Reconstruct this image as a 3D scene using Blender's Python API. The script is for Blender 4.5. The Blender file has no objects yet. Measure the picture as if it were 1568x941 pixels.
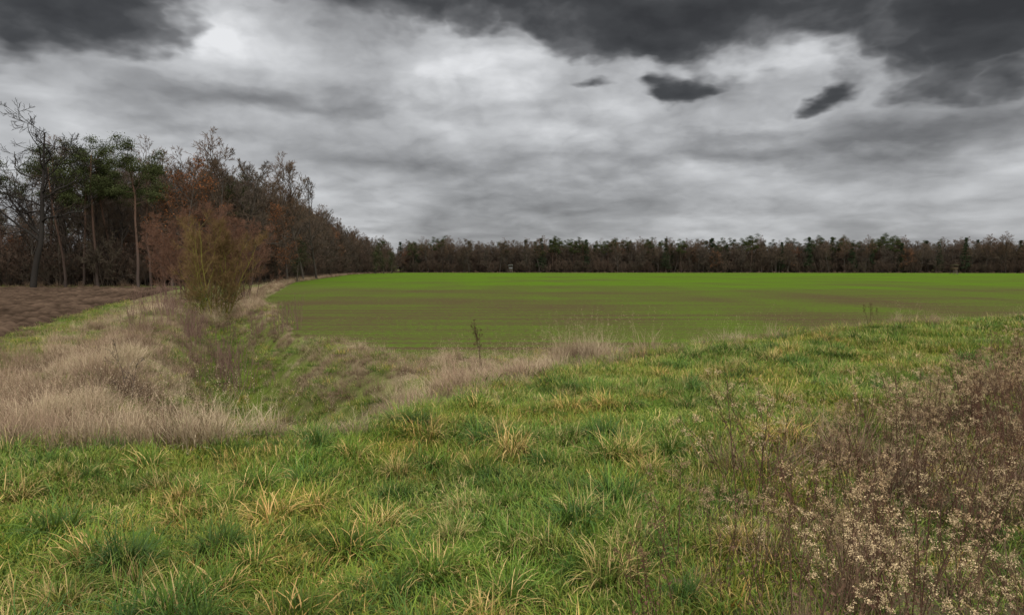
import bpy, math, numpy as np
rng=np.random.default_rng(11)
scene=bpy.context.scene
EYE=3.2; F=1045.0
# ---------------------------------------------------------------- helpers
def vn(x,y,seed=0):
    xi=np.floor(x);yi=np.floor(y);fx=x-xi;fy=y-yi
    fx=fx*fx*(3-2*fx);fy=fy*fy*(3-2*fy)
    def h(i,j):
        v=np.sin(i*127.1+j*311.7+seed*74.7)*43758.5453
        return v-np.floor(v)
    return (h(xi,yi)*(1-fx)+h(xi+1,yi)*fx)*(1-fy)+(h(xi,yi+1)*(1-fx)+h(xi+1,yi+1)*fx)*fy
def fbm(x,y,seed=0,o=4):
    r=0;a=.5;t=0
    for i in range(o):
        r=r+a*vn(x*2**i,y*2**i,seed+i*3);t+=a;a*=.5
    return r/t
def sst(a,b,x):
    t=np.clip((x-a)/(b-a),0,1);return t*t*(3-2*t)
def segdist(x,y,poly):
    d=np.full(np.shape(x),1e9)
    for (ax,ay),(bx,by) in zip(poly[:-1],poly[1:]):
        vx,vy=bx-ax,by-ay
        t=np.clip(((x-ax)*vx+(y-ay)*vy)/(vx*vx+vy*vy),0,1)
        d=np.minimum(d,np.hypot(x-ax-t*vx,y-ay-t*vy))
    return d
def inpoly(x,y,poly):
    c=np.zeros(np.shape(x),bool);n=len(poly)
    for i in range(n):
        ax,ay=poly[i];bx,by=poly[i-1]
        if ay==by: continue
        c^=((ay>y)!=(by>y))&(x<(bx-ax)*(y-ay)/(by-ay)+ax)
    return c
def norm(v): return v/(np.linalg.norm(v,axis=-1,keepdims=True)+1e-9)
def make_mesh(name,V,Q,C=None,mats=(),mi=None,smooth=False):
    me=bpy.data.meshes.new(name)
    V=np.asarray(V,np.float32);Q=np.asarray(Q,np.int32);n,k=Q.shape
    me.vertices.add(len(V));me.vertices.foreach_set('co',V.ravel())
    me.loops.add(n*k);me.loops.foreach_set('vertex_index',Q.ravel())
    me.polygons.add(n);me.polygons.foreach_set('loop_start',np.arange(0,n*k,k,dtype=np.int32))
    for m in mats: me.materials.append(m)
    if mi is not None: me.polygons.foreach_set('material_index',np.asarray(mi,np.int32))
    if smooth: me.polygons.foreach_set('use_smooth',np.ones(n,bool))
    me.update(calc_edges=True)
    if C is not None:
        a=me.color_attributes.new('Col','FLOAT_COLOR','POINT')
        C=np.asarray(C,np.float32)
        if C.shape[1]==3: C=np.hstack([C,np.ones((len(C),1),np.float32)])
        a.data.foreach_set('color',C.ravel())
    return me
def add_obj(name,me,loc=(0,0,0),rot=(0,0,0),sc=1,parent=None):
    o=bpy.data.objects.new(name,me);o.location=loc;o.rotation_euler=rot
    o.scale=(sc,)*3 if np.isscalar(sc) else sc
    scene.collection.objects.link(o)
    if parent: o.parent=parent
    return o
class Geo:
    def __init__(s): s.V=[];s.Q=[];s.C=[];s.M=[];s.n=0
    def add(s,V,Q,C,m=0):
        s.V.append(V);s.Q.append(Q+s.n);s.n+=len(V)
        C=np.asarray(C,float)
        if C.ndim==1: C=np.tile(C,(len(V),1))
        s.C.append(C);s.M.append(np.full(len(Q),m))
    def mesh(s,name,mats,smooth=False):
        return make_mesh(name,np.vstack(s.V),np.vstack(s.Q),np.vstack(s.C),mats,np.concatenate(s.M),smooth)
def tubes(P,R,k):
    n,m,_=P.shape
    T=norm(np.gradient(P,axis=1));mt=norm(T.mean(1))
    ref=np.where(np.abs(mt[:,2:3])>.8,np.array([[1.,0,0]]),np.array([[0,0,1.]]))[:,None,:]
    U=norm(np.cross(T,ref));W=np.cross(T,U)
    a=np.arange(k)*2*np.pi/k
    ring=P[:,:,None]+R[:,:,None,None]*(np.cos(a)[:,None]*U[:,:,None]+np.sin(a)[:,None]*W[:,:,None])
    idx=np.arange(n*m*k).reshape(n,m,k)
    A=idx[:,:-1,:];B=idx[:,1:,:]
    Q=np.stack([A,np.roll(A,-1,2),np.roll(B,-1,2),B],-1).reshape(-1,4)
    return ring.reshape(-1,3),Q
def grow(r,P0,D0,L,nseg,wob,up):
    p=P0.copy();d=D0.copy();pts=[p.copy()]
    for i in range(nseg):
        d=norm(d+r.normal(0,wob,d.shape)+np.array([0,0,up]))
        p=p+d*(L/nseg)[:,None];pts.append(p.copy())
    return np.stack(pts,1)
def kids(r,P,R,L,k,t0,t1,ang,ratio,rr,slim=.6):
    n,m,_=P.shape
    t=(r.uniform(0,1,(n,k))+np.arange(k))/k*(t1-t0)+t0
    f=np.clip(t*(m-1),0,m-1.001);i=f.astype(int);fr=(f-i)[...,None]
    b=np.arange(n)[:,None]
    pos=P[b,i]*(1-fr)+P[b,i+1]*fr
    tan=norm(P[b,i+1]-P[b,i])
    rv=r.normal(size=tan.shape);perp=norm(rv-(rv*tan).sum(-1,keepdims=True)*tan)
    a=np.radians(r.normal(ang,9,(n,k)))[...,None]
    d=np.cos(a)*tan+np.sin(a)*perp
    l=L[:,None]*ratio*(1.1-slim*(t-t0)/(t1-t0+1e-6))*r.uniform(.7,1.2,(n,k))
    rad=(R[b,i]*(1-fr[...,0])+R[b,i+1]*fr[...,0])*rr
    return pos.reshape(-1,3),d.reshape(-1,3),l.ravel(),rad.ravel()
def leafq(r,C,size,n_per,spread,flat=1.0):
    c=np.repeat(C,n_per,0)+r.normal(0,1,(len(C)*n_per,3))*np.array([spread,spread,spread*flat])
    u=norm(r.normal(size=c.shape));v=norm(np.cross(u,r.normal(size=c.shape)))
    s=(size*r.uniform(.6,1.3,len(c)))[:,None]
    V=np.stack([c-u*s,c-v*s*.45,c+u*s,c+v*s*.45],1).reshape(-1,3)
    return V,np.arange(len(V)).reshape(-1,4),c
# ---------------------------------------------------------------- materials
def nodes_of(mat):
    mat.use_nodes=True;nt=mat.node_tree;nt.nodes.clear();return nt
def veg_mat(name,scale=.6,amount=.35,tint=None,rough=.8,detail=2):
    m=bpy.data.materials.new(name);nt=nodes_of(m);N=nt.nodes;Lk=nt.links
    out=N.new('ShaderNodeOutputMaterial')
    at=N.new('ShaderNodeAttribute');at.attribute_name='Col'
    geo=N.new('ShaderNodeNewGeometry')
    nz=N.new('ShaderNodeTexNoise');nz.inputs['Scale'].default_value=scale;nz.inputs['Detail'].default_value=detail
    Lk.new(geo.outputs['Position'],nz.inputs['Vector'])
    oi=N.new('ShaderNodeObjectInfo')
    ad=N.new('ShaderNodeMath');ad.operation='MULTIPLY_ADD';Lk.new(nz.outputs['Fac'],ad.inputs[0]);ad.inputs[1].default_value=amount*4;ad.inputs[2].default_value=1-amount*2.25
    ad2=N.new('ShaderNodeMath');ad2.operation='MULTIPLY_ADD';Lk.new(oi.outputs['Random'],ad2.inputs[0]);ad2.inputs[1].default_value=amount;Lk.new(ad.outputs[0],ad2.inputs[2])
    cl=N.new('ShaderNodeClamp');Lk.new(ad2.outputs[0],cl.inputs[0]);cl.inputs[1].default_value=.35;cl.inputs[2].default_value=1.9
    mu=N.new('ShaderNodeVectorMath');mu.operation='SCALE';Lk.new(at.outputs['Color'],mu.inputs[0]);Lk.new(cl.outputs[0],mu.inputs['Scale'])
    col=mu.outputs[0]
    if tint:
        nz2=N.new('ShaderNodeTexNoise');nz2.inputs['Scale'].default_value=tint[1];nz2.inputs['Detail'].default_value=2
        Lk.new(geo.outputs['Position'],nz2.inputs['Vector'])
        mr=N.new('ShaderNodeMapRange');mr.inputs[1].default_value=.42;mr.inputs[2].default_value=.62;mr.inputs[4].default_value=tint[2];Lk.new(nz2.outputs['Fac'],mr.inputs[0])
        mx=N.new('ShaderNodeMix');mx.data_type='RGBA';mx.blend_type='MULTIPLY';Lk.new(mr.outputs[0],mx.inputs['Factor']);Lk.new(col,mx.inputs['A']);mx.inputs['B'].default_value=(*tint[0],1)
        col=mx.outputs['Result']
    if rough<.7:
        b=N.new('ShaderNodeBsdfPrincipled');b.inputs['Roughness'].default_value=rough;b.inputs['Specular IOR Level'].default_value=.2
        Lk.new(col,b.inputs['Base Color'])
    else:
        b=N.new('ShaderNodeBsdfDiffuse');Lk.new(col,b.inputs['Color'])
    Lk.new(b.outputs[0],out.inputs[0])
    return m
M_grass=veg_mat('green_grass_blades',.9,.28,tint=((1.42,1.06,.8),.55,.65),rough=.6)
M_dry=veg_mat('dry_grass_blades',.5,.26)
M_bark=veg_mat('bark',.3,.22,rough=.95)
M_leaf=veg_mat('leaves',.3,.3)
M_ground=veg_mat('ground_soil',2.5,.35,rough=.95,detail=5)
# ---------------------------------------------------------------- layout
Yx=[-400,-30,-9,-5.2,-1.75,-.5,1.5,6,15,40,100,900]
Yy=[8,6.5,6.6,6.9,7.5,9.8,14,16.8,20,30,55,400]
def Ye(x): return np.interp(x,Yx,Yy)
DITCH=[(-2.9,9.8),(-5.0,14.2),(-7.6,19.5),(-13,32),(-21,48),(-30,70)]
CROP=[(-6.8,25.5),(-10,31),(-14,41),(-24,65),(-46,145),(-71,304),(-72,360),(-66,396),(0,394),(100,392),(200,382),(300,358),(420,330),(900,420),(900,405),(100,66),(40,39),(15,29),(6,25.5),(0,24),(-5,23.5)]
PLOW=[(-16,16),(-18,20),(-22,29.5),(-29.5,47),(-44,86),(-50,104),(-64,106),(-90,102),(-200,98),(-200,16)]
WOOD=[(-170,104),(-86,110),(-62,116),(-50,126),(-57,165),(-66,230),(-77,310),(-76,360),(-68,402),(0,399),(100,397),(200,388),(300,364),(430,334)]
def Hz(x,y):
    x=np.asarray(x,float);y=np.asarray(y,float)
    s=y-Ye(x)
    zp=1.30+0.016*np.clip(x,-8,15)-.30*np.exp(-((x-2.2)/4.2)**2)*sst(7,15,y)+.10*sst(8,14,x)
    w=np.interp(x,[-6,-3,-1,1],[4.6,5.5,8,9])
    f=sst(-.6,w,s)
    dd=segdist(x,y,DITCH)
    rat=x/np.maximum(y,1)
    near=np.exp(-np.clip(y-35,0,None)/14)
    mound=.12*sst(-.40,-.5,rat)*sst(-1.2,-.75,rat)*near*sst(8,12,y)
    mound=mound+.45*np.exp(-((x+17)/3.5)**2-((y-38)/9)**2)
    rb=.50*np.exp(-((dd-3.2)/1.2)**2)*near
    low=mound+rb-1.9*np.exp(-(dd/1.6)**2)*near
    z=zp*(1-f)+low*f
    b=(fbm(x*.9,y*.9,3)-.5)*.34+(fbm(x*3.2,y*3.2,5,2)-.5)*.15
    z=z+b*np.exp(-np.clip(y-20,0,None)/40)
    inf=inpoly(x,y,CROP)|inpoly(x,y,PLOW)
    return np.where(inf,np.minimum(z,-.04),z)
# ---------------------------------------------------------------- ground sheet
def axis(a,b,c,n,k):
    u=np.linspace(-1,1,n);v=np.sinh(k*u)/np.sinh(k)
    return c+np.where(v<0,v*(c-a),v*(b-c))
gx=axis(-1600,1600,-2,520,7.0);gy=axis(-400,2600,12,620,7.2)
X,Y=np.meshgrid(gx,gy);Z=Hz(X,Y)
V=np.stack([X,Y,Z],-1).reshape(-1,3)
ny,nx=X.shape;I=np.arange(ny*nx).reshape(ny,nx)
Q=np.stack([I[:-1,:-1],I[:-1,1:],I[1:,1:],I[1:,:-1]],-1).reshape(-1,4)
s=Y-Ye(X);dd=segdist(X,Y,DITCH)
def lerpc(a,b,t): return np.asarray(a)*(1-t[...,None])+np.asarray(b)*t[...,None]
nz=fbm(X*.6,Y*.6,9)
def dryzone(x,y):
    """weed corner on the plateau (1) """
    xe=np.interp(y,[0,3,4.2,6,8,10,14,30],[.25,.5,1.15,2.5,4.5,6.6,12.2,44])
    return sst(-.7,.9,x-xe+(fbm(x*.9,y*.9,31)-.5)*1.6)
col=lerpc((.055,.09,.014),(.10,.10,.028),sst(.4,.65,nz))
col=lerpc(col,(.085,.07,.038),dryzone(X,Y)*(s<0))
vd=lerpc((.15,.115,.065),(.09,.115,.022),np.clip(np.exp(-(dd/1.7)**2)+sst(.45,.62,nz)*.6,0,1))
col=col*(1-sst(-.3,1.5,s)[...,None])+vd*sst(-.3,1.5,s)[...,None]
far=sst(60,120,Y)
col=lerpc(col,(.085,.095,.03),far)
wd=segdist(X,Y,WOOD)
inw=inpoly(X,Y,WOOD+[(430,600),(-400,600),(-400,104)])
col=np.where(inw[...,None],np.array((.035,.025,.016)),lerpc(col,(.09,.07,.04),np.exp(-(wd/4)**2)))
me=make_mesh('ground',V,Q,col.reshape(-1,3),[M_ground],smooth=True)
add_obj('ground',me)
# crop field sheet
def field_mat():
    m=bpy.data.materials.new('winter_wheat_field');nt=nodes_of(m);N=nt.nodes;Lk=nt.links
    out=N.new('ShaderNodeOutputMaterial');b=N.new('ShaderNodeBsdfDiffuse')
    Lk.new(b.outputs[0],out.inputs[0])
    g=N.new('ShaderNodeNewGeometry')
    def noise(sx,sy,sc,det,rotz=0):
        mp=N.new('ShaderNodeMapping');mp.inputs['Scale'].default_value=(sx,sy,1);mp.inputs['Rotation'].default_value=(0,0,rotz)
        Lk.new(g.outputs['Position'],mp.inputs['Vector'])
        t=N.new('ShaderNodeTexNoise');t.inputs['Scale'].default_value=sc;t.inputs['Detail'].default_value=det;Lk.new(mp.outputs[0],t.inputs['Vector']);return t.outputs['Fac']
    sep=N.new('ShaderNodeSeparateXYZ');Lk.new(g.outputs['Position'],sep.inputs[0])
    cr=N.new('ShaderNodeValToRGB');mr=N.new('ShaderNodeMapRange');mr.inputs[2].default_value=300;Lk.new(sep.outputs['Y'],mr.inputs[0]);Lk.new(mr.outputs[0],cr.inputs[0])
    e=cr.color_ramp.elements;e[0].position=.07;e[0].color=(.50,)*3+(1,);e[1].position=1;e[1].color=(.92,.92,.92,1)
    for p,v in((.11,.34),(.21,.29),(.30,.46),(.45,.76)):
        q=e.new(p);q.color=(v,v,v,1)
    def ma(op,a,b_,c=None):
        n=N.new('ShaderNodeMath');n.operation=op
        for i,v in enumerate((a,b_,c)):
            if v is None: continue
            if isinstance(v,(int,float)): n.inputs[i].default_value=v
            else: Lk.new(v,n.inputs[i])
        return n.outputs[0]
    n1=noise(.03,.05,1,4,.1);n2=noise(.03,1.1,1,5,.06);n3=noise(3.5,3.5,1,5);n4=noise(.10,.02,1,3,-.7)
    v=ma('MULTIPLY_ADD',n1,1.5,-.75);v=ma('ADD',v,cr.outputs[0]);v=ma('MULTIPLY_ADD',ma('SUBTRACT',n2,.5),1.9,v);v=ma('MULTIPLY_ADD',ma('SUBTRACT',n3,.5),1.8,v);v=ma('MULTIPLY_ADD',ma('SUBTRACT',n4,.5),1.0,v)
    mr2=N.new('ShaderNodeMapRange');mr2.inputs[1].default_value=.05;mr2.inputs[2].default_value=.95;Lk.new(v,mr2.inputs[0])
    mx=N.new('ShaderNodeMix');mx.data_type='RGBA';mx.inputs['A'].default_value=(.082,.060,.03,1);mx.inputs['B'].default_value=(.080,.142,.012,1);Lk.new(mr2.outputs[0],mx.inputs['Factor'])
    Lk.new(mx.outputs['Result'],b.inputs['Color'])
    bp=N.new('ShaderNodeBump');bp.inputs['Strength'].default_value=.8;bp.inputs['Distance'].default_value=.12;Lk.new(n3,bp.inputs['Height']);Lk.new(bp.outputs[0],b.inputs['Normal'])
    return m
me=bpy.data.meshes.new('crop_field');me.from_pydata([(x,y,0) for x,y in CROP],[],[tuple(range(len(CROP)))]);me.materials.append(field_mat());me.update()
o=add_obj('crop_field',me)
# ploughed field
ax=np.arange(-125,-15,.2);ay=np.arange(16,107,.25)
PX,PY=np.meshgrid(ax,ay)
fu=(PX*.93+PY*.37)
PZ=.0+.12*fbm(PX*1.4,PY*1.4,2,3)+.18*np.abs(np.sin(fu*1.6))*fbm(PX*.8,PY*.8,8,2)+.26*sst(.45,.85,vn(PX*2.4,PY*2.0,4))*vn(PX*.7,PY*.7,14)+rng.uniform(0,.07,PX.shape)
inn=inpoly(PX,PY,PLOW)
PZf=PZ*sst(0,1.5,segdist(PX,PY,PLOW))-.03
I=np.arange(PX.size).reshape(PX.shape)
k=inn[:-1,:-1]&inn[1:,1:]
Q=np.stack([I[:-1,:-1],I[:-1,1:],I[1:,1:],I[1:,:-1]],-1)[k]
C=lerpc((.026,.017,.011),(.085,.056,.037),sst(.05,.36,PZ))*(.7+.6*fbm(PX*.15,PY*.15,71))[...,None]
add_obj('ploughed_field',make_mesh('ploughed_field',np.stack([PX,PY,PZf],-1).reshape(-1,3),Q,C.reshape(-1,3),[M_ground]))
# ---------------------------------------------------------------- scatter
def scatter(name,x,y,templates,idx=None,scl=None,rotz=None,tilt=.0,z=None,zoff=0):
    n=len(x)
    z=(Hz(x,y) if z is None else z)+zoff
    me=bpy.data.meshes.new(name);me.vertices.add(n)
    me.vertices.foreach_set('co',np.stack([x,y,z],-1).astype(np.float32).ravel())
    rot=np.stack([rng.normal(0,tilt,n) if tilt else np.zeros(n),rng.normal(0,tilt,n) if tilt else np.zeros(n),rng.uniform(0,6.283,n) if rotz is None else rotz],-1)
    scl=np.ones(n) if scl is None else scl
    if scl.ndim==1: scl=np.stack([scl]*3,-1)
    idx=rng.integers(0,len(templates),n) if idx is None else idx
    a=me.attributes.new('rot','FLOAT_VECTOR','POINT');a.data.foreach_set('vector',rot.astype(np.float32).ravel())
    a=me.attributes.new('scl','FLOAT_VECTOR','POINT');a.data.foreach_set('vector',scl.astype(np.float32).ravel())
    a=me.attributes.new('idx','INT','POINT');a.data.foreach_set('value',idx.astype(np.int32))
    me.update();ob=add_obj(name,me)
    coll=bpy.data.collections.new(name+'_parts')
    for i,t in enumerate(templates):
        q=bpy.data.objects.new('%s_part_%02d'%(name,i),t);coll.objects.link(q)
    ng=bpy.data.node_groups.new(name+'_scatter','GeometryNodeTree')
    ng.interface.new_socket('Geometry',in_out='INPUT',socket_type='NodeSocketGeometry')
    ng.interface.new_socket('Geometry',in_out='OUTPUT',socket_type='NodeSocketGeometry')
    N=ng.nodes;Lk=ng.links
    gi=N.new('NodeGroupInput');go=N.new('NodeGroupOutput')
    ip=N.new('GeometryNodeInstanceOnPoints');ci=N.new('GeometryNodeCollectionInfo')
    ci.inputs['Collection'].default_value=coll;ci.inputs['Separate Children'].default_value=True;ci.inputs['Reset Children'].default_value=True
    def na(nm,t):
        q=N.new('GeometryNodeInputNamedAttribute');q.data_type=t;q.inputs['Name'].default_value=nm;return q.outputs['Attribute']
    Lk.new(gi.outputs[0],ip.inputs['Points']);Lk.new(ci.outputs[0],ip.inputs['Instance']);ip.inputs['Pick Instance'].default_value=True
    Lk.new(na('idx','INT'),ip.inputs['Instance Index']);Lk.new(na('rot','FLOAT_VECTOR'),ip.inputs['Rotation']);Lk.new(na('scl','FLOAT_VECTOR'),ip.inputs['Scale'])
    Lk.new(ip.outputs[0],go.inputs[0])
    md=ob.modifiers.new('scatter','NODES');md.node_group=ng
    return ob
# ---------------------------------------------------------------- grass templates
def blades(g,r,n,R,h0,h1,w,lean,bend,cbase,ctip,seg=4,cvar=.25,m=0,dead=0,cdead=(.36,.25,.12),pw=1.0,cen=None,c2=None,f2=0,lr=None):
    a=r.uniform(0,6.283,n);rad=R*np.sqrt(r.uniform(0,1,n))
    p=np.stack([rad*np.cos(a),rad*np.sin(a),np.full(n,-.03)],-1)
    if cen is not None: p[:,:2]+=cen
    az=a+r.normal(0,.9,n);th=np.abs(r.normal(lean,lean*.6,n))*((.4+rad/R) if lr is None else 1)
    L=r.uniform(h0,h1,n);bd=r.normal(bend,bend*.6,n)
    d=np.stack([np.cos(az),np.sin(az),np.zeros(n)],-1)
    tw=az+np.pi/2+r.normal(0,.6,n);sd=np.stack([np.cos(tw),np.sin(tw),np.zeros(n)],-1)
    isd=r.uniform(0,1,n)<dead
    ctt=np.tile(np.array(ctip,float),(n,1))
    if c2 is not None: ctt=np.where((r.uniform(0,1,n)<f2)[:,None],np.array(c2),ctt)
    cb=np.where(isd[:,None],np.array(cdead)*.8,np.array(cbase))*r.uniform(1-cvar,1+cvar,(n,1))
    ct=np.where(isd[:,None],np.array(cdead),ctt)*r.uniform(1-cvar,1+cvar,(n,1))
    Vs=[];Cs=[]
    for i in range(seg+1):
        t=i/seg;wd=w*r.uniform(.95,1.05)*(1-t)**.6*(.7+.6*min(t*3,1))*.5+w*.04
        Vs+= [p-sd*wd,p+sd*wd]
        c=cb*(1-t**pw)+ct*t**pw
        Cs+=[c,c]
        step=L/seg
        p=p+(d*np.sin(th)[:,None]+np.array([0,0,1.])*np.cos(th)[:,None])*step[:,None]
        th=np.minimum(th+bd/seg*(1+t),2.6)
    V=np.stack(Vs,1);C=np.stack(Cs,1);k=2*(seg+1)
    base=(np.arange(n)*k)[:,None]
    q=[]
    for i in range(seg): q.append(base+np.array([2*i,2*i+1,2*i+3,2*i+2]))
    g.add(V.reshape(-1,3),np.stack(q,1).reshape(-1,4),C.reshape(-1,3),m)
    return p
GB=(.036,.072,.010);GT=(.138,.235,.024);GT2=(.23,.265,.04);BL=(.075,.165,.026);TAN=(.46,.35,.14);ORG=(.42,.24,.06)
def T(fn,n,name,mats):
    out=[]
    for i in range(n):
        g=Geo();fn(g,np.random.default_rng(100+i*7+len(name)),i);out.append(g.mesh('%s_%d'%(name,i),mats))
    return out
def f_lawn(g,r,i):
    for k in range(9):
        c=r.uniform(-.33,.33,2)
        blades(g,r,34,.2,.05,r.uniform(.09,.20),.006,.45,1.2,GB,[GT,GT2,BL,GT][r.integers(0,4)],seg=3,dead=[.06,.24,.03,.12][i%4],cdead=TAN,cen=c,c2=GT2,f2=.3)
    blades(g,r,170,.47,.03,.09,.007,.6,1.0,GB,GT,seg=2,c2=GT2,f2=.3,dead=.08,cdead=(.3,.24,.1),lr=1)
def f_tuss(g,r,i):
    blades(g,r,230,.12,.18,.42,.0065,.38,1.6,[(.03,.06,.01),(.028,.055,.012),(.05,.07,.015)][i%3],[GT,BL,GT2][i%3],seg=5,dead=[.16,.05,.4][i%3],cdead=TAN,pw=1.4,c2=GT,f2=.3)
def f_yel(g,r,i):
    blades(g,r,80,.17,.10,.27,.006,.55,1.7,(.09,.11,.02),[(.40,.30,.09),TAN,(.36,.31,.07)][i%3],seg=4,dead=.4,cdead=[ORG,TAN,TAN][i%3])
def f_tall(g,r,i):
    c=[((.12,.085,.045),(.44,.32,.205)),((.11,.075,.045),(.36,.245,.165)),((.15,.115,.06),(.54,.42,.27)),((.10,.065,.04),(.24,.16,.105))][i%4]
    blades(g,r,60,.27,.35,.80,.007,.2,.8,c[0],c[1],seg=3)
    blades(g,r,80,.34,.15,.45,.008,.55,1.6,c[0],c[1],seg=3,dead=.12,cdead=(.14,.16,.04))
    p=blades(g,r,20,.28,.55,.9,.004,.16,.45,c[0],c[1],seg=3)
    V,Q,_=leafq(r,p,.007,8,.010,4.5);g.add(V,Q,np.array(c[1])*1.0)
def f_mat(g,r,i):
    c=[((.08,.055,.032),(.29,.20,.12)),((.06,.08,.018),(.17,.20,.04)),((.07,.045,.03),(.18,.115,.075))][i%3]
    blades(g,r,150,.42,.12,.42,.008,.7,1.8,c[0],c[1],seg=4,dead=.25,cdead=(.28,.20,.12))
lawn=T(f_lawn,8,'lawn',[M_grass]);tuss=T(f_tuss,6,'tussock',[M_grass]);yel=T(f_yel,3,'yellow',[M_dry])
tall=T(f_tall,8,'tallgrass',[M_dry]);matt=T(f_mat,6,'matted',[M_dry])
def samp(n,y0,y1,pw,kx,mx):
    u=rng.uniform(0,1,n);y=(y0**pw+(y1**pw-y0**pw)*u)**(1/pw)
    x=rng.uniform(-1,1,n)*(kx*y+mx);return x,y
x,y=samp(7800,1.6,27,1.15,.83,1.4)
k=(y-Ye(x)<1.5)&(rng.uniform(0,1,len(x))>dryzone(x,y)*.5);x,y=x[k],y[k]
sc=np.clip(.8+y*.03,.8,1.4)*rng.uniform(.8,1.2,len(x))
hs=.4+1.15*fbm(x*.9,y*.9,55)
scatter('meadow_grass',x,y,lawn,scl=np.stack([sc,sc,sc*hs],-1),tilt=.06)
x,y=samp(2600,2.2,24,1.25,.85,1.5);k=(y-Ye(x)<1)&(fbm(x*.5,y*.5,77)>.44)&(dryzone(x,y)<.6);x,y=x[k],y[k]
scatter('grass_tussocks',x,y,tuss,scl=rng.uniform(.4,1.1,len(x))**1.3,tilt=.1)
x,y=samp(2400,2.2,24,1.25,.85,1.5);k=(y-Ye(x)<1.2)&(fbm(x*.7,y*.7,21)>.51);x,y=x[k],y[k]
scatter('yellowed_grass',x,y,yel,scl=rng.uniform(.4,.85,len(x)),tilt=.1)
# verge below the bank
n=52000;y=rng.uniform(7,62,n);x=rng.uniform(-1,1,n)*(.88*y+1)
sd=y-Ye(x);dd=segdist(x,y,DITCH);rat=x/y
band=(sd>.2)&~inpoly(x,y,CROP)&~inpoly(x,y,PLOW)&(x<18)&((x<2)|(sd<11))
plowd=segdist(x,y,PLOW[:6])
nn=fbm(x*.35,y*.35,41);n2=fbm(x*.9,y*.9,42)
ditchg=np.exp(-(dd/1.3)**2)
dryp=np.where(rat<-.36,.72+1.2*(nn-.45),.66+1.8*(nn-.48))*(1-ditchg)*sst(1.2,4.0,plowd)
edge=segdist(x,y,[(-14,39),(-6.3,24.3),(-1,22.5),(3,22)])
dryp=np.where((rat>-.36),np.clip(dryp+.5*np.exp(-(edge/2.0)**2),0,1),dryp)
dryp=np.clip(np.where(rat>.04,dryp*.4,dryp),0,1)
u=rng.uniform(0,1,n)
kd=band&(u<dryp*.22)
tallf=np.where(rat[kd]<-.36,.72+.7*(n2[kd]-.3),np.clip(.45+.9*(n2[kd]-.4),.3,.85))
tallf=tallf*np.where((y[kd]>22),.85,1)
gi_=np.clip((fbm(x[kd]*.5,y[kd]*.5,63)-.3)*2.4+rng.normal(0,.22,kd.sum()),0,.999);order=np.array([3,7,1,5,0,4,2,6])
scatter('tall_dry_grass',x[kd],y[kd],tall,idx=order[(gi_*8).astype(int)],scl=tallf*rng.uniform(.6,1.1,kd.sum()),tilt=.16)
kg=band&(u>1-.13*(1-dryp*.7))
gs=rng.uniform(.8,1.3,kg.sum())*np.clip(.9+y[kg]*.01,1,1.4)
scatter('verge_grass',x[kg],y[kg],lawn,scl=np.stack([gs,gs,gs*1.3],-1),tilt=.15)
km=band&(u>.36)&(u<.36+.17*sst(.3,.6,nn))&(ditchg<.6)
scatter('matted_dry_grass',x[km],y[km],matt,scl=rng.uniform(.5,1.05,km.sum()),tilt=.2)
def along(poly,n,w,off=0):
    P=np.array(poly);d=np.hypot(*np.diff(P,axis=0).T);c=np.concatenate([[0],np.cumsum(d)])
    t=rng.uniform(0,c[-1],n);i=np.searchsorted(c,t,side='right')-1;i=np.clip(i,0,len(d)-1)
    f=((t-c[i])/d[i])[:,None];T_=(P[i+1]-P[i])/d[i][:,None];nrm=np.stack([-T_[:,1],T_[:,0]],-1)
    q=P[i]*(1-f)+P[i+1]*f+nrm*(off+rng.uniform(0,1,n)*w)[:,None]
    return q[:,0],q[:,1]
x,y=along(CROP[2:8],1800,4,0.2)
scatter('field_margin_grass',x,y,tall+matt,scl=rng.uniform(.6,1.2,len(x)),z=np.zeros(len(x)),tilt=.15)
x,y=along(WOOD,3000,3.5,-2.5);kk=~inpoly(x,y,CROP)
scatter('woodland_edge_grass',x[kk],y[kk],tall[3:4]+matt,scl=rng.uniform(.9,2.0,kk.sum()),z=np.zeros(kk.sum()),tilt=.15)
# ---------------------------------------------------------------- wheat sprouts in drilled rows
def f_wheat(g,r,i):
    for row in range(10):
        gg=Geo();blades(gg,r,14,.5,.05,.10,.010,.4,.8,(.08,.14,.015),(.12,.21,.02),seg=2)
        b=gg.V[0].reshape(-1,6,3).copy();n=len(b);c=b[:,:1,:2].copy();b[:,:,:2]-=c
        b[:,:,0]+=r.uniform(0,1.5,(n,1));b[:,:,1]+=row*.15+r.normal(0,.012,(n,1))
        g.add(b.reshape(-1,3),gg.Q[0],gg.C[0])
wheat=T(f_wheat,3,'wheat',[M_grass])
wx,wy=np.meshgrid(np.arange(-45,60,1.5),np.arange(23,75,1.5));wx=wx.ravel();wy=wy.ravel()
ca,sa=math.cos(-.06),math.sin(-.06);wx,wy=wx*ca-wy*sa,wx*sa+wy*ca
k=inpoly(wx,wy,CROP)&inpoly(wx+1.5,wy+.8,CROP)&(np.abs(wx)<.8*wy+3)&(rng.uniform(0,1,len(wx))<(.34+2.4*(fbm(wx*.05,wy*.12,12)-.47)))&(rng.uniform(0,1,len(wx))<np.clip((85-wy)/45,0,1))
wx,wy=wx[k],wy[k]
scatter('wheat_rows',wx,wy,wheat,rotz=np.full(len(wx),-.06),z=np.zeros(len(wx)),scl=np.stack([np.ones(len(wx)),np.ones(len(wx)),rng.uniform(.6,1.1,len(wx))],-1))
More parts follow.
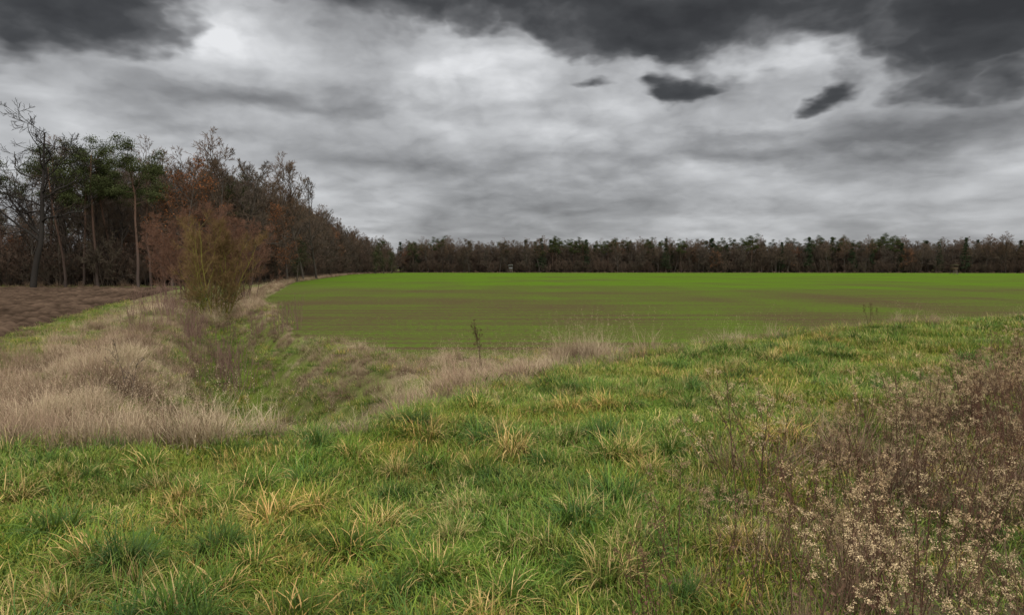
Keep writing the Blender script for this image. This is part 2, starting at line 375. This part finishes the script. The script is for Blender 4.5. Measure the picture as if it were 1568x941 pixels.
# ---------------------------------------------------------------- weeds
def weed(g,r,stems,h0,h1,spread,cst,chd,fluff=1.0,rs=.0030,sidek=8,fs=.0055,fn=14,fsp=.0095,ratio=.16):
    n=stems;a=r.uniform(0,6.28,n);P0=np.stack([np.cos(a),np.sin(a),np.zeros(n)],-1)*spread*np.sqrt(r.uniform(0,1,(n,1)))
    D=norm(np.stack([r.normal(0,.16,n),r.normal(0,.16,n),np.ones(n)],-1))
    L=r.uniform(h0,h1,n);P=grow(r,P0,D,L,7,.06,.02);R=np.linspace(1.3,.6,8)[None]*rs*np.ones((n,1))
    V,Q=tubes(P,R,4);g.add(V,Q,np.array(cst))
    p,d,l,rd=kids(r,P,R,L,sidek,.66,1.0,38,ratio,.6)
    P2=grow(r,p,d,l,3,.12,.12);R2=np.linspace(1,.5,4)[None]*rd[:,None];V,Q=tubes(P2,R2,3);g.add(V,Q,np.array(cst))
    p,d,l,rd=kids(r,P2,R2,l,3,.4,1.0,40,.4,.7)
    P3=grow(r,p,d,l,2,.1,.1);R3=np.linspace(1,.6,3)[None]*rd[:,None];V,Q=tubes(P3,R3,3);g.add(V,Q,np.array(cst))
    tips=np.vstack([P3[:,-1],P2[:,-1]])
    sel=r.uniform(0,1,len(P2))<fluff
    kk=np.concatenate([np.repeat(sel,3),sel])&(r.uniform(0,1,len(tips))<.9)
    if kk.any():
        V,Q,_=leafq(r,tips[kk],fs,fn,fsp,.9);g.add(V,Q,np.repeat(np.array(chd)*r.uniform(.55,1.25,(len(Q),1)),4,0))
    p,d,l,rd=kids(r,P,R,L,10,.1,.75,70,.06,.7)
    V,Q,_=leafq(r,p+d*.015,.016,1,.01);g.add(V,Q,np.array(cst)*1.4)
def f_weedA(g,r,i): weed(g,r,5,.65,1.05,.16,(.10,.06,.038),[(.50,.37,.21),(.38,.265,.145)][i%2],[.9,.6,.45,.75][i%4],ratio=.18)
def f_weedB(g,r,i): weed(g,r,8,.55,1.0,.2,(.09,.048,.032),(.19,.115,.065),.3,.0032)
wA=T(f_weedA,4,'goldenrod',[M_dry]);wB=T(f_weedB,3,'darkweed',[M_dry])
x,y=samp(1250,2.7,12,1.35,.9,1.0);k=(rng.uniform(0,1,len(x))<dryzone(x-.1,y)**1.3)&(x>0)&(x**2+y**2>9.5);x,y=x[k],y[k]
k=rng.uniform(0,1,len(x))<np.where(x>y*.5,.7,.5);x,y=x[k],y[k]
scatter('dried_goldenrod',x,y,wA+wB[:2],scl=rng.uniform(.55,1.1,len(x)),tilt=.12,zoff=-.03)
x,y=samp(5200,2.4,16,1.4,.9,1.2);k=(rng.uniform(0,1,len(x))<dryzone(x,y))&(y-Ye(x)<0);x,y=x[k],y[k]
k=rng.uniform(0,1,len(x))<.40;x,y=x[k],y[k]
scatter('brown_dead_grass',x,y,matt[:1]+matt[2:4]+tall[3:4]+tall[1:2]+matt[5:6],scl=rng.uniform(.35,.85,len(x))*np.clip(y/6,.65,1.1),tilt=.25)
def f_dock(g,r,i): weed(g,r,[3,2,5][i],.9,1.25,.1,(.06,.035,.025),(.09,.045,.03),1,.006,8,.010,8,.012)
dock=T(f_dock,3,'dock',[M_dry])
def pos(px,Yd): return ((px-784)/F*Yd,Yd)
for px,Yd,i,scl in((737,18,0,1.45),(1335,19.5,1,.8),(1347,20,1,.7)):
    X_,Y_=pos(px,Yd);add_obj('dock_plant',dock[i],(X_,Y_,float(Hz(X_,Y_))),(0,0,px),(scl*.75,scl*.75,scl))
def f_stem(g,r,i): weed(g,r,14,1.0,1.8,.5,(.17,.105,.08),(.15,.09,.07),.2,.008,4,.01,8,.015)
stem=T(f_stem,3,'stems',[M_dry])
n=48;x=rng.normal(-14.5,2.2,n);y=33+rng.normal(0,3.0,n)+(-14.5-x)*1.2
scatter('withered_mugwort',x,y,stem,scl=rng.uniform(.6,1.1,n),tilt=.06)
xa=rng.uniform(-2.6,1.3,120);ya=Ye(xa)+4.2+rng.normal(0,1.1,120)+np.clip(1-xa,0,4)*.5
xb=rng.normal(2.1,.5,26);yb=rng.normal(18.6,.5,26);xc=rng.normal(6.6,.6,8);yc=rng.normal(20.5,.4,8)
x=np.concatenate([xb,xa,xc]);y=np.concatenate([yb,ya,yc])
scatter('plume_grass',x,y,tall[:3]+tall[4:7],scl=rng.uniform(.5,.85,len(x))*np.where(np.arange(len(x))<26,1.65,1.2),tilt=.12)
# ---------------------------------------------------------------- trees
def bare(g,r,H,r0,limbs=13,sub=7,sub2=6,tw=5,t0=.3,ang=48,ratio=.5,up=.06,cb=(.075,.06,.045),ct=(.12,.08,.055),wob=.06,minr=.016,leaf=0,cl=(.2,.08,.03),trunkfrac=.85,slim=.6,P0=None,D0=None,wl=.16,cl_t=1.1):
    P0=np.zeros((1,3)) if P0 is None else P0;D0=np.array([[0,0,1.]]) if D0 is None else D0
    n=len(P0);L=np.full(n,H*trunkfrac)*r.uniform(.85,1.1,n)
    P=grow(r,P0-np.array([0,0,.3]),D0,L,10,wob,.05);R=np.linspace(1,.2,11)[None]**cl_t*r0*np.ones((n,1))
    V,Q=tubes(P,R,7);g.add(V,Q,cb)
    p,d,l,rd=kids(r,P,R,L,limbs,t0,1,ang,ratio,.6,slim)
    P1=grow(r,p,d,l,6,wl,up);R1=np.linspace(1,.3,7)[None]*rd[:,None];V,Q=tubes(P1,np.maximum(R1,minr),5);g.add(V,Q,cb)
    p,d,l,rd=kids(r,P1,R1,l,sub,.2,1,45,.48,.6)
    P2=grow(r,p,d,l,4,wl,up);R2=np.linspace(1,.4,5)[None]*rd[:,None];V,Q=tubes(P2,np.maximum(R2,minr),3);g.add(V,Q,(np.array(cb)+np.array(ct))/2)
    p,d,l,rd=kids(r,P2,R2,l,sub2,.15,1,42,.5,.6)
    P3=grow(r,p,d,l,3,.14,up);R3=np.linspace(1,.5,4)[None]*rd[:,None];V,Q=tubes(P3,np.maximum(R3,minr),3);g.add(V,Q,ct)
    if tw:
        p,d,l,rd=kids(r,P3,R3,l,tw,.1,1,38,.6,.6)
        P4=grow(r,p,d,np.maximum(l,.35),2,.12,up);R4=np.ones((len(p),3))*minr*np.array([1,.8,.4]);V,Q=tubes(P4,R4,3);g.add(V,Q,ct)
    if leaf:
        tp=P3[:,-1];tp=tp[r.uniform(0,1,len(tp))<leaf]
        V,Q,_=leafq(r,tp,.13,6,.35);g.add(V,Q,np.repeat(np.array(cl)*r.uniform(.5,1.4,(len(Q),1)),4,0),1)
    return P,P1,P2
MTREE=[M_bark,M_leaf]
def TT(fn,n,name):
    out=[]
    for i in range(n):
        g=Geo();fn(g,np.random.default_rng(500+i*13+len(name)),i);out.append(g.mesh('%s_%d'%(name,i),MTREE))
    return out
def f_wood(g,r,i):
    ct=[(.11,.078,.053),(.098,.074,.055),(.125,.078,.05),(.105,.082,.062)][i%4]
    bare(g,r,24,.26,16,7,5,3,[.3,.2,.35,.25][i%4],[44,52,40,48][i%4],.38,.10,ct=ct,cb=(.06,.05,.04),minr=.026,slim=.6)
def f_under(g,r,i):
    n=7;a=r.uniform(0,6.28,n);P0=np.stack([np.cos(a),np.sin(a),0*a],-1)*.8
    D0=norm(np.stack([np.cos(a)*.35,np.sin(a)*.35,np.ones(n)],-1))
    bare(g,r,7,.05,7,5,4,0,.12,42,.42,.06,P0=P0,D0=D0,minr=.026,cb=(.07,.055,.042),ct=[(.105,.069,.048),(.11,.076,.054),(.085,.068,.046)][i%3],wob=.1)
def f_rust(g,r,i): bare(g,r,22,.28,16,7,6,3,.2,52,.40,.06,minr=.022,leaf=.6,cl=(.21,.08,.03),cb=(.06,.048,.038))
def needles(g,r,C,n,sp,flat,c,size=.16):
    V,Q,cc=leafq(r,C,size,n,sp,flat)
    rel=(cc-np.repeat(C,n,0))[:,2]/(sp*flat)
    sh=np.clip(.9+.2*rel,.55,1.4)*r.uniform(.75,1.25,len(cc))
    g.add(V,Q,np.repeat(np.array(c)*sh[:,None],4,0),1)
def f_pine(g,r,i):
    H=23;P=grow(r,np.array([[0,0,-.3]]),np.array([[0,0,1.]]),np.array([H*.95]),12,.05,.05);R=np.linspace(1,.3,13)[None]*.25
    V,Q=tubes(P,R,8);z=V[:,2:3]/H;g.add(V,Q,(1-z)*np.array([.055,.042,.035])+z*np.array([.13,.072,.045]))
    p,d,l,rd=kids(r,P,R,np.array([H]),[14,17,12][i%3],.6,1,62,.17,.5,.3)
    P1=grow(r,p,d,l,5,.2,.08);R1=np.linspace(1,.3,6)[None]*rd[:,None];V,Q=tubes(P1,R1,4);g.add(V,Q,(.08,.052,.038))
    p,d,l,rd=kids(r,P1,R1,l,6,.35,1,50,.42,.6)
    P2=grow(r,p,d,l,3,.14,.12);R2=np.linspace(1,.4,4)[None]*rd[:,None];V,Q=tubes(P2,R2,3);g.add(V,Q,(.07,.05,.038))
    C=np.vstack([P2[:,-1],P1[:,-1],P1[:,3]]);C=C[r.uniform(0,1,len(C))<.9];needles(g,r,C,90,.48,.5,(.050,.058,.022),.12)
    p,d,l,rd=kids(r,P,R,np.array([H]),9,.3,.66,80,.09,.3)
    P1=grow(r,p,d,l,3,.15,0);V,Q=tubes(P1,np.linspace(1,.3,4)[None]*rd[:,None],3);g.add(V,Q,(.06,.045,.035))
def f_spruce(g,r,i):
    H=21;P=grow(r,np.array([[0,0,-.3]]),np.array([[0,0,1.]]),np.array([H]),8,.01,.05);R=np.linspace(1,.1,9)[None]*.25
    V,Q=tubes(P,R,6);g.add(V,Q,(.06,.045,.035))
    zz=r.uniform(.12,.99,150);a=r.uniform(0,6.28,150);d=np.stack([np.cos(a),np.sin(a),np.full(150,-.12)],-1)
    p=np.stack([0*a,0*a,zz*H],-1);l=(1-zz)*3.3*r.uniform(.7,1.1,150)+.3
    P1=grow(r,p,norm(d),l,4,.06,.02);V,Q=tubes(P1,np.full((150,5),.03),3);g.add(V,Q,(.05,.04,.03))
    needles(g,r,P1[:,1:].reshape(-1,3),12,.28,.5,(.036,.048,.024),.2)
def f_ivy(g,r,i):
    P,P1,P2=bare(g,r,13,.22,12,6,4,2,.15,45,.33,.08,minr=.02)
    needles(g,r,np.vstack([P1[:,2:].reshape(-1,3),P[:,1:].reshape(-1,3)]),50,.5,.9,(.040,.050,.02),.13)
wood=TT(f_wood,6,'broadleaf');under=TT(f_under,4,'understorey');rust=TT(f_rust,2,'rusty_oak');pine=TT(f_pine,3,'scots_pine');spruce=TT(f_spruce,2,'spruce');ivy=TT(f_ivy,2,'ivied')
def place(poly,n,depth,pw=1.0,off=0):
    P=np.array(poly);d=np.hypot(*np.diff(P,axis=0).T);c=np.concatenate([[0],np.cumsum(d)])
    t=(rng.uniform(0,1,n)+np.arange(n))/n*c[-1];i=np.clip(np.searchsorted(c,t,side='right')-1,0,len(d)-1)
    f=((t-c[i])/d[i])[:,None];T_=(P[i+1]-P[i])/d[i][:,None];nrm=np.stack([-T_[:,1],T_[:,0]],-1)
    dp=off+depth*rng.uniform(0,1,n)**pw
    q=P[i]*(1-f)+P[i+1]*f+nrm*dp[:,None];return q[:,0],q[:,1],dp
allT=wood+rust+pine+spruce+ivy   # 0-5,6-7,8-10,11-12,13-14
def typ(n,pr): return rng.choice(len(allT),n,p=np.array(pr)/sum(pr))
x,y,dp=place(WOOD[8:],760,40,1.2)
con=fbm(x*.025,y*.0,15)>.5
ix=np.where(con,typ(len(x),[3.5]*6+[.4,.4]+[1.6]*3+[1.8,1.8,.1,.1]),typ(len(x),[6]*6+[.6,.6]+[.4]*3+[.6,.6,.1,.1]))
hs=rng.uniform(.72,.85,len(x))*(.90+.2*fbm(x*.05,y*.02,5))
hs=np.where(ix>=13,.9,hs);hs=np.where((ix>=8)&(ix<11),hs*rng.uniform(.95,1.1,len(x)),hs);hs=np.where((ix>=11)&(ix<13),hs*rng.uniform(.95,1.25,len(x)),hs)
scatter('distant_woodland',x,y,allT,idx=ix,scl=np.stack([hs*1.2,hs*1.2,hs],-1),z=np.zeros(len(x)))
x,y,dp=place(WOOD[8:],560,24,1.3);u_=rng.uniform(.8,1.4,len(x))
scatter('distant_woodland_understorey',x,y,under,scl=u_,z=np.zeros(len(x)))
x,y,dp=place(WOOD[8:],460,14,1.0,14);u_=rng.uniform(1.8,2.4,len(x))
scatter('distant_woodland_midstorey',x,y,under,scl=np.stack([u_*1.1,u_*1.1,u_],-1),z=np.zeros(len(x)))
# left woodland, side running away
x,y,dp=place(WOOD[3:9],420,36,1.2)
ix=typ(len(x),[6]*6+[1.3,1.3,.3,.3,.3,.1,.1,.3,.3]);hs=rng.uniform(.95,1.15,len(x))*np.where(ix>=13,.8,1)*np.interp(y,[120,200,290,340,400],[.98,1.08,1.14,.98,.80])
hs*=np.interp(dp,[0,6,12],[.78,.94,1])
scatter('woodland',x,y,allT,idx=ix,scl=hs,z=np.zeros(len(x)))
x,y,dp=place(WOOD[3:9],190,12,1.0,3);u_=rng.uniform(1.7,2.5,len(x))
scatter('woodland_midstorey',x,y,under,scl=u_,z=np.zeros(len(x)))
x,y,dp=place(WOOD[0:9],720,26,1.3,-1)
scatter('woodland_understorey',x,y,under,scl=rng.uniform(.6,1.6,len(x)),z=np.zeros(len(x)))
x,y,dp=place(WOOD[0:4],90,60,.9,1)
ix=typ(len(x),[4]*6+[1,1,.9,.9,.9,.1,.1,.1,.1])
scatter('woodland_trees',x,y,allT,idx=ix,scl=rng.uniform(.5,.82,len(x)),z=np.zeros(len(x)))
# individual trees
g=Geo();bare(g,np.random.default_rng(15),26,.50,17,7,5,3,.25,62,.36,.07,cb=(.03,.026,.022),ct=(.034,.029,.025),wob=.085,minr=.028,trunkfrac=.95,wl=.24,slim=.35,cl_t=1.0)
oak=g.mesh('bare_oak',MTREE)
X_,Y_=pos(50,100);add_obj('bare_oak_tree',oak,(X_,Y_,0),(0,0,1.1),.93)
for px,Yd,i,h in((8,112,0,.96),(75,116,1,1.02),(100,110,2,.88),(150,112,0,1.0),(212,108,1,.98),(232,114,2,.95),(172,118,2,1.0),(128,114,1,.98)):
    X_,Y_=pos(px,Yd);add_obj('pine_tree',pine[i],(X_,Y_,0),(0,0,px*.7),h)
for px,Yd,i,h in((290,114,0,1.1),(405,140,1,.9),(265,116,1,1.0),(425,150,0,.95)):
    X_,Y_=pos(px,Yd);add_obj('rusty_oak_tree',rust[i],(X_,Y_,0),(0,0,px*.3),h)
for px,Yd,i,h in((340,118,0,1.12),(365,122,1,1.16),(320,120,2,1.08),(385,126,3,1.12),(440,165,2,1.2),(465,170,4,1.26),(485,185,5,1.24),(415,150,0,1.12),(120,118,1,.95),(55,113,3,.95),(190,120,4,.9)):
    X_,Y_=pos(px,Yd);add_obj('broadleaf_tree',wood[i],(X_,Y_,0),(0,0,px*.37),h)
for px,Yd,i,h in((588,340,0,1.15),(575,330,1,1.0),(600,360,1,1.1),(455,150,0,.75)):
    X_,Y_=pos(px,Yd);add_obj('ivy_covered_tree',ivy[i],(X_,Y_,0),(0,0,px*.3),h)
def shrub(r,H,n,cb,ct,rad,lim=8,sub=6,sub2=5,tw=3,minr=.007,r0=.055,lean=.22,ratio=.34):
    g=Geo();a=r.uniform(0,6.28,n);P0=np.stack([np.cos(a),np.sin(a),0*a],-1)*rad*r.uniform(.2,1,(n,1))
    D0=norm(np.stack([np.cos(a)*lean,np.sin(a)*lean,np.ones(n)],-1))
    P,P1,P2=bare(g,r,H,r0,lim,sub,sub2,tw,.12,38,ratio,.08,P0=P0,D0=D0,minr=minr,cb=cb,ct=ct,wob=.08)
    return g,P,P1,P2
g,P,P1,P2=shrub(np.random.default_rng(3),8.0,11,(.17,.15,.036),(.15,.095,.042),.9,lean=.15,lim=10,ratio=.29,minr=.0072,r0=.055)
hz=P1[:,2:].reshape(-1,3);hz=hz[hz[:,2]<2.6]
needles(g,np.random.default_rng(9),hz,16,.3,.9,(.06,.072,.022),.05)
X_,Y_=pos(328,46);add_obj('lichen_covered_shrub',g.mesh('lichen_shrub',MTREE),(X_,Y_,float(Hz(X_,Y_))))
g,P,P1,P2=shrub(np.random.default_rng(4),10,11,(.10,.062,.046),(.145,.078,.05),1.8,minr=.010)
bs=g.mesh('bare_shrub',MTREE)
for px,Yd,h,a in((303,66,1.0,0),(368,70,.9,2),(270,80,.9,4)):
    X_,Y_=pos(px,Yd);add_obj('bare_shrub',bs,(X_,Y_,0),(0,0,a),h)
x=rng.normal(-20,1.5,50);y=rng.normal(45,2.0,50)
scatter('bramble_thicket',x,y,matt,scl=rng.uniform(1.0,2.4,50),tilt=.2)
g,P,P1,P2=shrub(np.random.default_rng(8),1.5,2,(.07,.055,.045),(.08,.06,.05),.06,6,4,2,0,.003,.012)
X_,Y_=pos(185,14);add_obj('bare_sapling',g.mesh('sapling',MTREE),(X_,Y_,float(Hz(X_,Y_))))
# ---------------------------------------------------------------- hunting stands
def hunting_stand(px,Yd,h,cwall,croof):
    X_,Y_=pos(px,Yd)
    e=bpy.data.objects.new('hunting_stand',None);scene.collection.objects.link(e);e.location=(X_,Y_,0)
    def part(nm,V,Q,c):
        add_obj(nm,make_mesh(nm,V,Q,np.tile(c,(len(V),1)),[M_bark]),parent=e)
    def box(x0,x1,y0,y1,z0,z1):
        V=np.array([(x,y,z) for z in(z0,z1) for x,y in((x0,y0),(x1,y0),(x1,y1),(x0,y1))],float)
        Q=np.array([(0,3,2,1),(4,5,6,7),(0,1,5,4),(1,2,6,5),(2,3,7,6),(3,0,4,7)]);return V,Q
    b=h*.5
    P=np.array([[[sx*1.1,sy*1.1,0],[sx*.8,sy*.8,b]] for sx in(-1,1) for sy in(-1,1)],float)
    V,Q=tubes(P,np.full((4,2),.09),6);part('legs',V,Q,(.1,.08,.06))
    P=np.array([[[-1.0,-1.0,.6],[.85,-.85,b-.2]],[[1.0,-1.0,.6],[-.85,-.85,b-.2]]]);V,Q=tubes(P,np.full((2,2),.06),5);part('braces',V,Q,(.1,.08,.06))
    V,Q=box(-1,1,-1,1,b,b+.12);part('floor',V,Q,cwall)
    hw=h*.72
    for nm,bb in(('front_wall',(-1,1,-1,-.94)),('back_wall',(-1,1,.94,1)),('side_wall_left',(-1,-.94,-.93,.93)),('side_wall_right',(.94,1,-.93,.93))):
        V,Q=box(*bb,b+.125,hw);part(nm,V,Q,cwall)
    for i,(sx,sy) in enumerate(((-.95,-.95),(.95,-.95),(-.95,.95),(.95,.95))):
        V,Q=box(sx-.05,sx+.05,sy-.05,sy+.05,hw+.003,h*.92);part('post_%d'%i,V,Q,cwall)
    V,Q=box(-1.25,1.25,-1.3,1.3,h*.925,h*.96);V[4:,2]+=np.array([.25,.25,0,0]);V[:4,2]+=np.array([.2,.2,0,0]);part('roof',V,Q,croof)
    P=np.array([[[-.2,-2.2,0],[-.2,-1.05,b+.2]],[[.25,-2.2,0],[.25,-1.05,b+.2]]]);V,Q=tubes(P,np.full((2,2),.05),5);part('ladder_rails',V,Q,(.1,.08,.06))
    k=np.arange(1,8)/8.;P=np.stack([np.stack([-.2+0*k,-2.2+1.15*k,k*(b+.2)],-1),np.stack([.25+0*k,-2.2+1.15*k,k*(b+.2)],-1)],1);V,Q=tubes(P,np.full((7,2),.035),5);part('ladder_rungs',V,Q,(.1,.08,.06))
hunting_stand(782,372,4.4,(.13,.125,.12),(.17,.17,.17))
hunting_stand(1460,300,4.2,(.07,.05,.03),(.08,.07,.04))
# ---------------------------------------------------------------- world
w=bpy.data.worlds.new('World');scene.world=w;w.use_nodes=True;nt=w.node_tree;nt.nodes.clear();N=nt.nodes;Lk=nt.links
def lnk(v,s):
    if isinstance(v,(int,float)): s.default_value=v
    elif isinstance(v,tuple): s.default_value=v
    else: Lk.new(v,s)
def ma(op,a,b=0,c=None,clamp=False):
    n=N.new('ShaderNodeMath');n.operation=op;n.use_clamp=clamp;lnk(a,n.inputs[0]);lnk(b,n.inputs[1])
    if c is not None: lnk(c,n.inputs[2])
    return n.outputs[0]
def vm(op,a,b=None,scale=None):
    n=N.new('ShaderNodeVectorMath');n.operation=op;lnk(a,n.inputs[0])
    if b is not None: lnk(b,n.inputs[1])
    if scale is not None: lnk(scale,n.inputs['Scale'])
    return n
def comb(x,y,z=0.):
    n=N.new('ShaderNodeCombineXYZ');lnk(x,n.inputs[0]);lnk(y,n.inputs[1]);lnk(z,n.inputs[2]);return n.outputs[0]
def noise(v,sc,det,rough=.5,dist=0):
    n=N.new('ShaderNodeTexNoise');n.noise_dimensions='2D';Lk.new(v,n.inputs['Vector']);n.inputs['Scale'].default_value=sc;n.inputs['Detail'].default_value=det;n.inputs['Roughness'].default_value=rough;n.inputs['Distortion'].default_value=dist;return n
def mrange(v,a,b,c=0.,d=1.,sm=True):
    n=N.new('ShaderNodeMapRange');n.interpolation_type='SMOOTHSTEP' if sm else 'LINEAR';lnk(v,n.inputs[0])
    for i,q in enumerate((a,b,c,d)): n.inputs[i+1].default_value=q
    return n.outputs[0]
tc=N.new('ShaderNodeTexCoord');sp=N.new('ShaderNodeSeparateXYZ');Lk.new(tc.outputs['Generated'],sp.inputs[0])
dx,dy,dz=sp.outputs
az=ma('ARCTAN2',dx,dy);el=ma('ARCSINE',dz)
ce=ma('MULTIPLY',ma('SQRT',ma('ADD',ma('MAXIMUM',el,0.),.04)),2.3)
cp=comb(az,ce,0.)
ae=comb(az,ma('MULTIPLY',el,1.9),0.)
wn=noise(cp,8.0,4,.52)
wsum=vm('SCALE',vm('SUBTRACT',wn.outputs['Color'],(.5,.5,.5)).outputs[0],scale=.12).outputs[0]
aw=vm('ADD',ae,wsum).outputs[0]
cw=vm('ADD',cp,vm('SCALE',wsum,scale=.4).outputs[0]).outputs[0]
def blob(px,py,wx,wy,amp):
    a=math.atan((px-784)/F);e=math.atan((409-py)/F*math.cos(a))
    sx=1/(wx/F*math.cos(a)**2);sy=1/(wy/F)
    q=vm('MULTIPLY',vm('SUBTRACT',aw,(a,e*1.9,0.)).outputs[0],(sx,sy/1.9,0.)).outputs[0]
    dt=vm('DOT_PRODUCT',q,q).outputs['Value']
    return ma('MULTIPLY',ma('POWER',2.718,ma('MULTIPLY',dt,-1.)),amp)
a1=vm('ADD',cw,(3.1,5.2,0.)).outputs[0];b1=vm('ADD',a1,(0.01,.03,0.)).outputs[0]
d1=noise(a1,3.4,6,.5).outputs['Fac'];e1=noise(b1,3.4,6,.5).outputs['Fac']
d2=noise(vm('ADD',cw,(9.4,1.2,0.)).outputs[0],10.,3,.5).outputs['Fac']
puff=ma('SUBTRACT',ma('ABSOLUTE',ma('SUBTRACT',d2,.5)),.08)
relief=ma('SUBTRACT',d1,e1)  # painted lighting: bright cloud tops put into the sky colour
v=ma('MULTIPLY_ADD',mrange(d1,.38,.62),-.18,.76)
v=ma('MULTIPLY_ADD',relief,1.1,v)
v=ma('MULTIPLY_ADD',puff,.30,v)
for b in [(700,110,330,36,.18),(320,65,90,36,.18),(40,130,130,45,.14),(1150,112,140,22,.20),(1430,290,240,22,.10),
          (450,165,220,18,-.20),(1200,225,330,28,-.20),(880,255,420,16,-.12),(250,200,160,16,-.10),(1480,190,160,45,-.20),(900,330,700,30,-.06),(150,320,300,40,.02)]:
    v=ma('ADD',v,blob(*b))
D=ma('MULTIPLY_ADD',ma('SUBTRACT',d1,.5),1.15,ma('MULTIPLY',puff,.75))
for b in [(1020,10,360,68,.95),(1500,45,270,85,.80),(130,15,270,62,.90),(600,-10,260,34,.70),(950,74,150,18,.25),
          (1020,143,80,20,.66),(900,140,40,12,.35),(1232,158,46,17,.62),(1460,140,120,26,.30)]:
    D=ma('ADD',D,blob(*b))
dark=mrange(D,.27,.62)
dv=ma('MULTIPLY_ADD',relief,1.1,ma('MULTIPLY_ADD',mrange(D,.4,1.1),-.22,.28))
v=ma('ADD',ma('MULTIPLY',v,ma('SUBTRACT',1.,dark)),ma('MULTIPLY',dv,dark))
cr=N.new('ShaderNodeValToRGB');Lk.new(ma('MULTIPLY',v,1,clamp=True),cr.inputs[0]);e=cr.color_ramp.elements
e[0].position=0;e[0].color=(.038,.038,.039,1);e[1].position=1;e[1].color=(.82,.83,.85,1)
for p,c in((.15,(.062,.063,.065,1)),(.38,(.18,.182,.188,1)),(.58,(.33,.335,.345,1)),(.8,(.56,.57,.585,1))):
    q=e.new(p);q.color=c
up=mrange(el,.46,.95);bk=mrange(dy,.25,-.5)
lift=ma('MAXIMUM',up,ma('MULTIPLY',bk,mrange(el,.0,.25)))  # extra sky brightness overhead and behind the camera, added to light the ground
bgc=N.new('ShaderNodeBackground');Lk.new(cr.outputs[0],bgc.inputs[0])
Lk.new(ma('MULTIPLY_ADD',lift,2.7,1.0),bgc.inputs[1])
sky=N.new('ShaderNodeTexSky');sky.sky_type='NISHITA';sky.sun_disc=False;sky.sun_elevation=math.radians(48);sky.sun_rotation=math.radians(160)
bgs=N.new('ShaderNodeBackground');Lk.new(sky.outputs[0],bgs.inputs[0]);bgs.inputs[1].default_value=.06
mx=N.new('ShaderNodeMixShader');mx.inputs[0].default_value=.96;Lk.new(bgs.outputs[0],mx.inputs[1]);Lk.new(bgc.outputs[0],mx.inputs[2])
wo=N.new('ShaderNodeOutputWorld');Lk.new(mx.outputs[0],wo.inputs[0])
# sun
sl=bpy.data.lights.new('sun','SUN');sl.energy=1.4;sl.angle=math.radians(12);sl.color=(1,.96,.9)
so=bpy.data.objects.new('sun',sl);scene.collection.objects.link(so)
el_,az_=math.radians(48),math.radians(160)
from mathutils import Vector
dirv=Vector((math.sin(az_)*math.cos(el_),math.cos(az_)*math.cos(el_),math.sin(el_)))
so.rotation_euler=dirv.to_track_quat('Z','Y').to_euler()
# camera
cd=bpy.data.cameras.new('camera');cd.sensor_width=36;cd.lens=F/1568*36;cd.clip_end=6000;cd.clip_start=.05
co=bpy.data.objects.new('camera',cd);scene.collection.objects.link(co);co.location=(0,0,EYE)
co.rotation_euler=(math.radians(90)-math.atan(61.5/F),0,0);scene.camera=co
scene.view_settings.view_transform='Standard';scene.view_settings.look='None';scene.view_settings.exposure=0
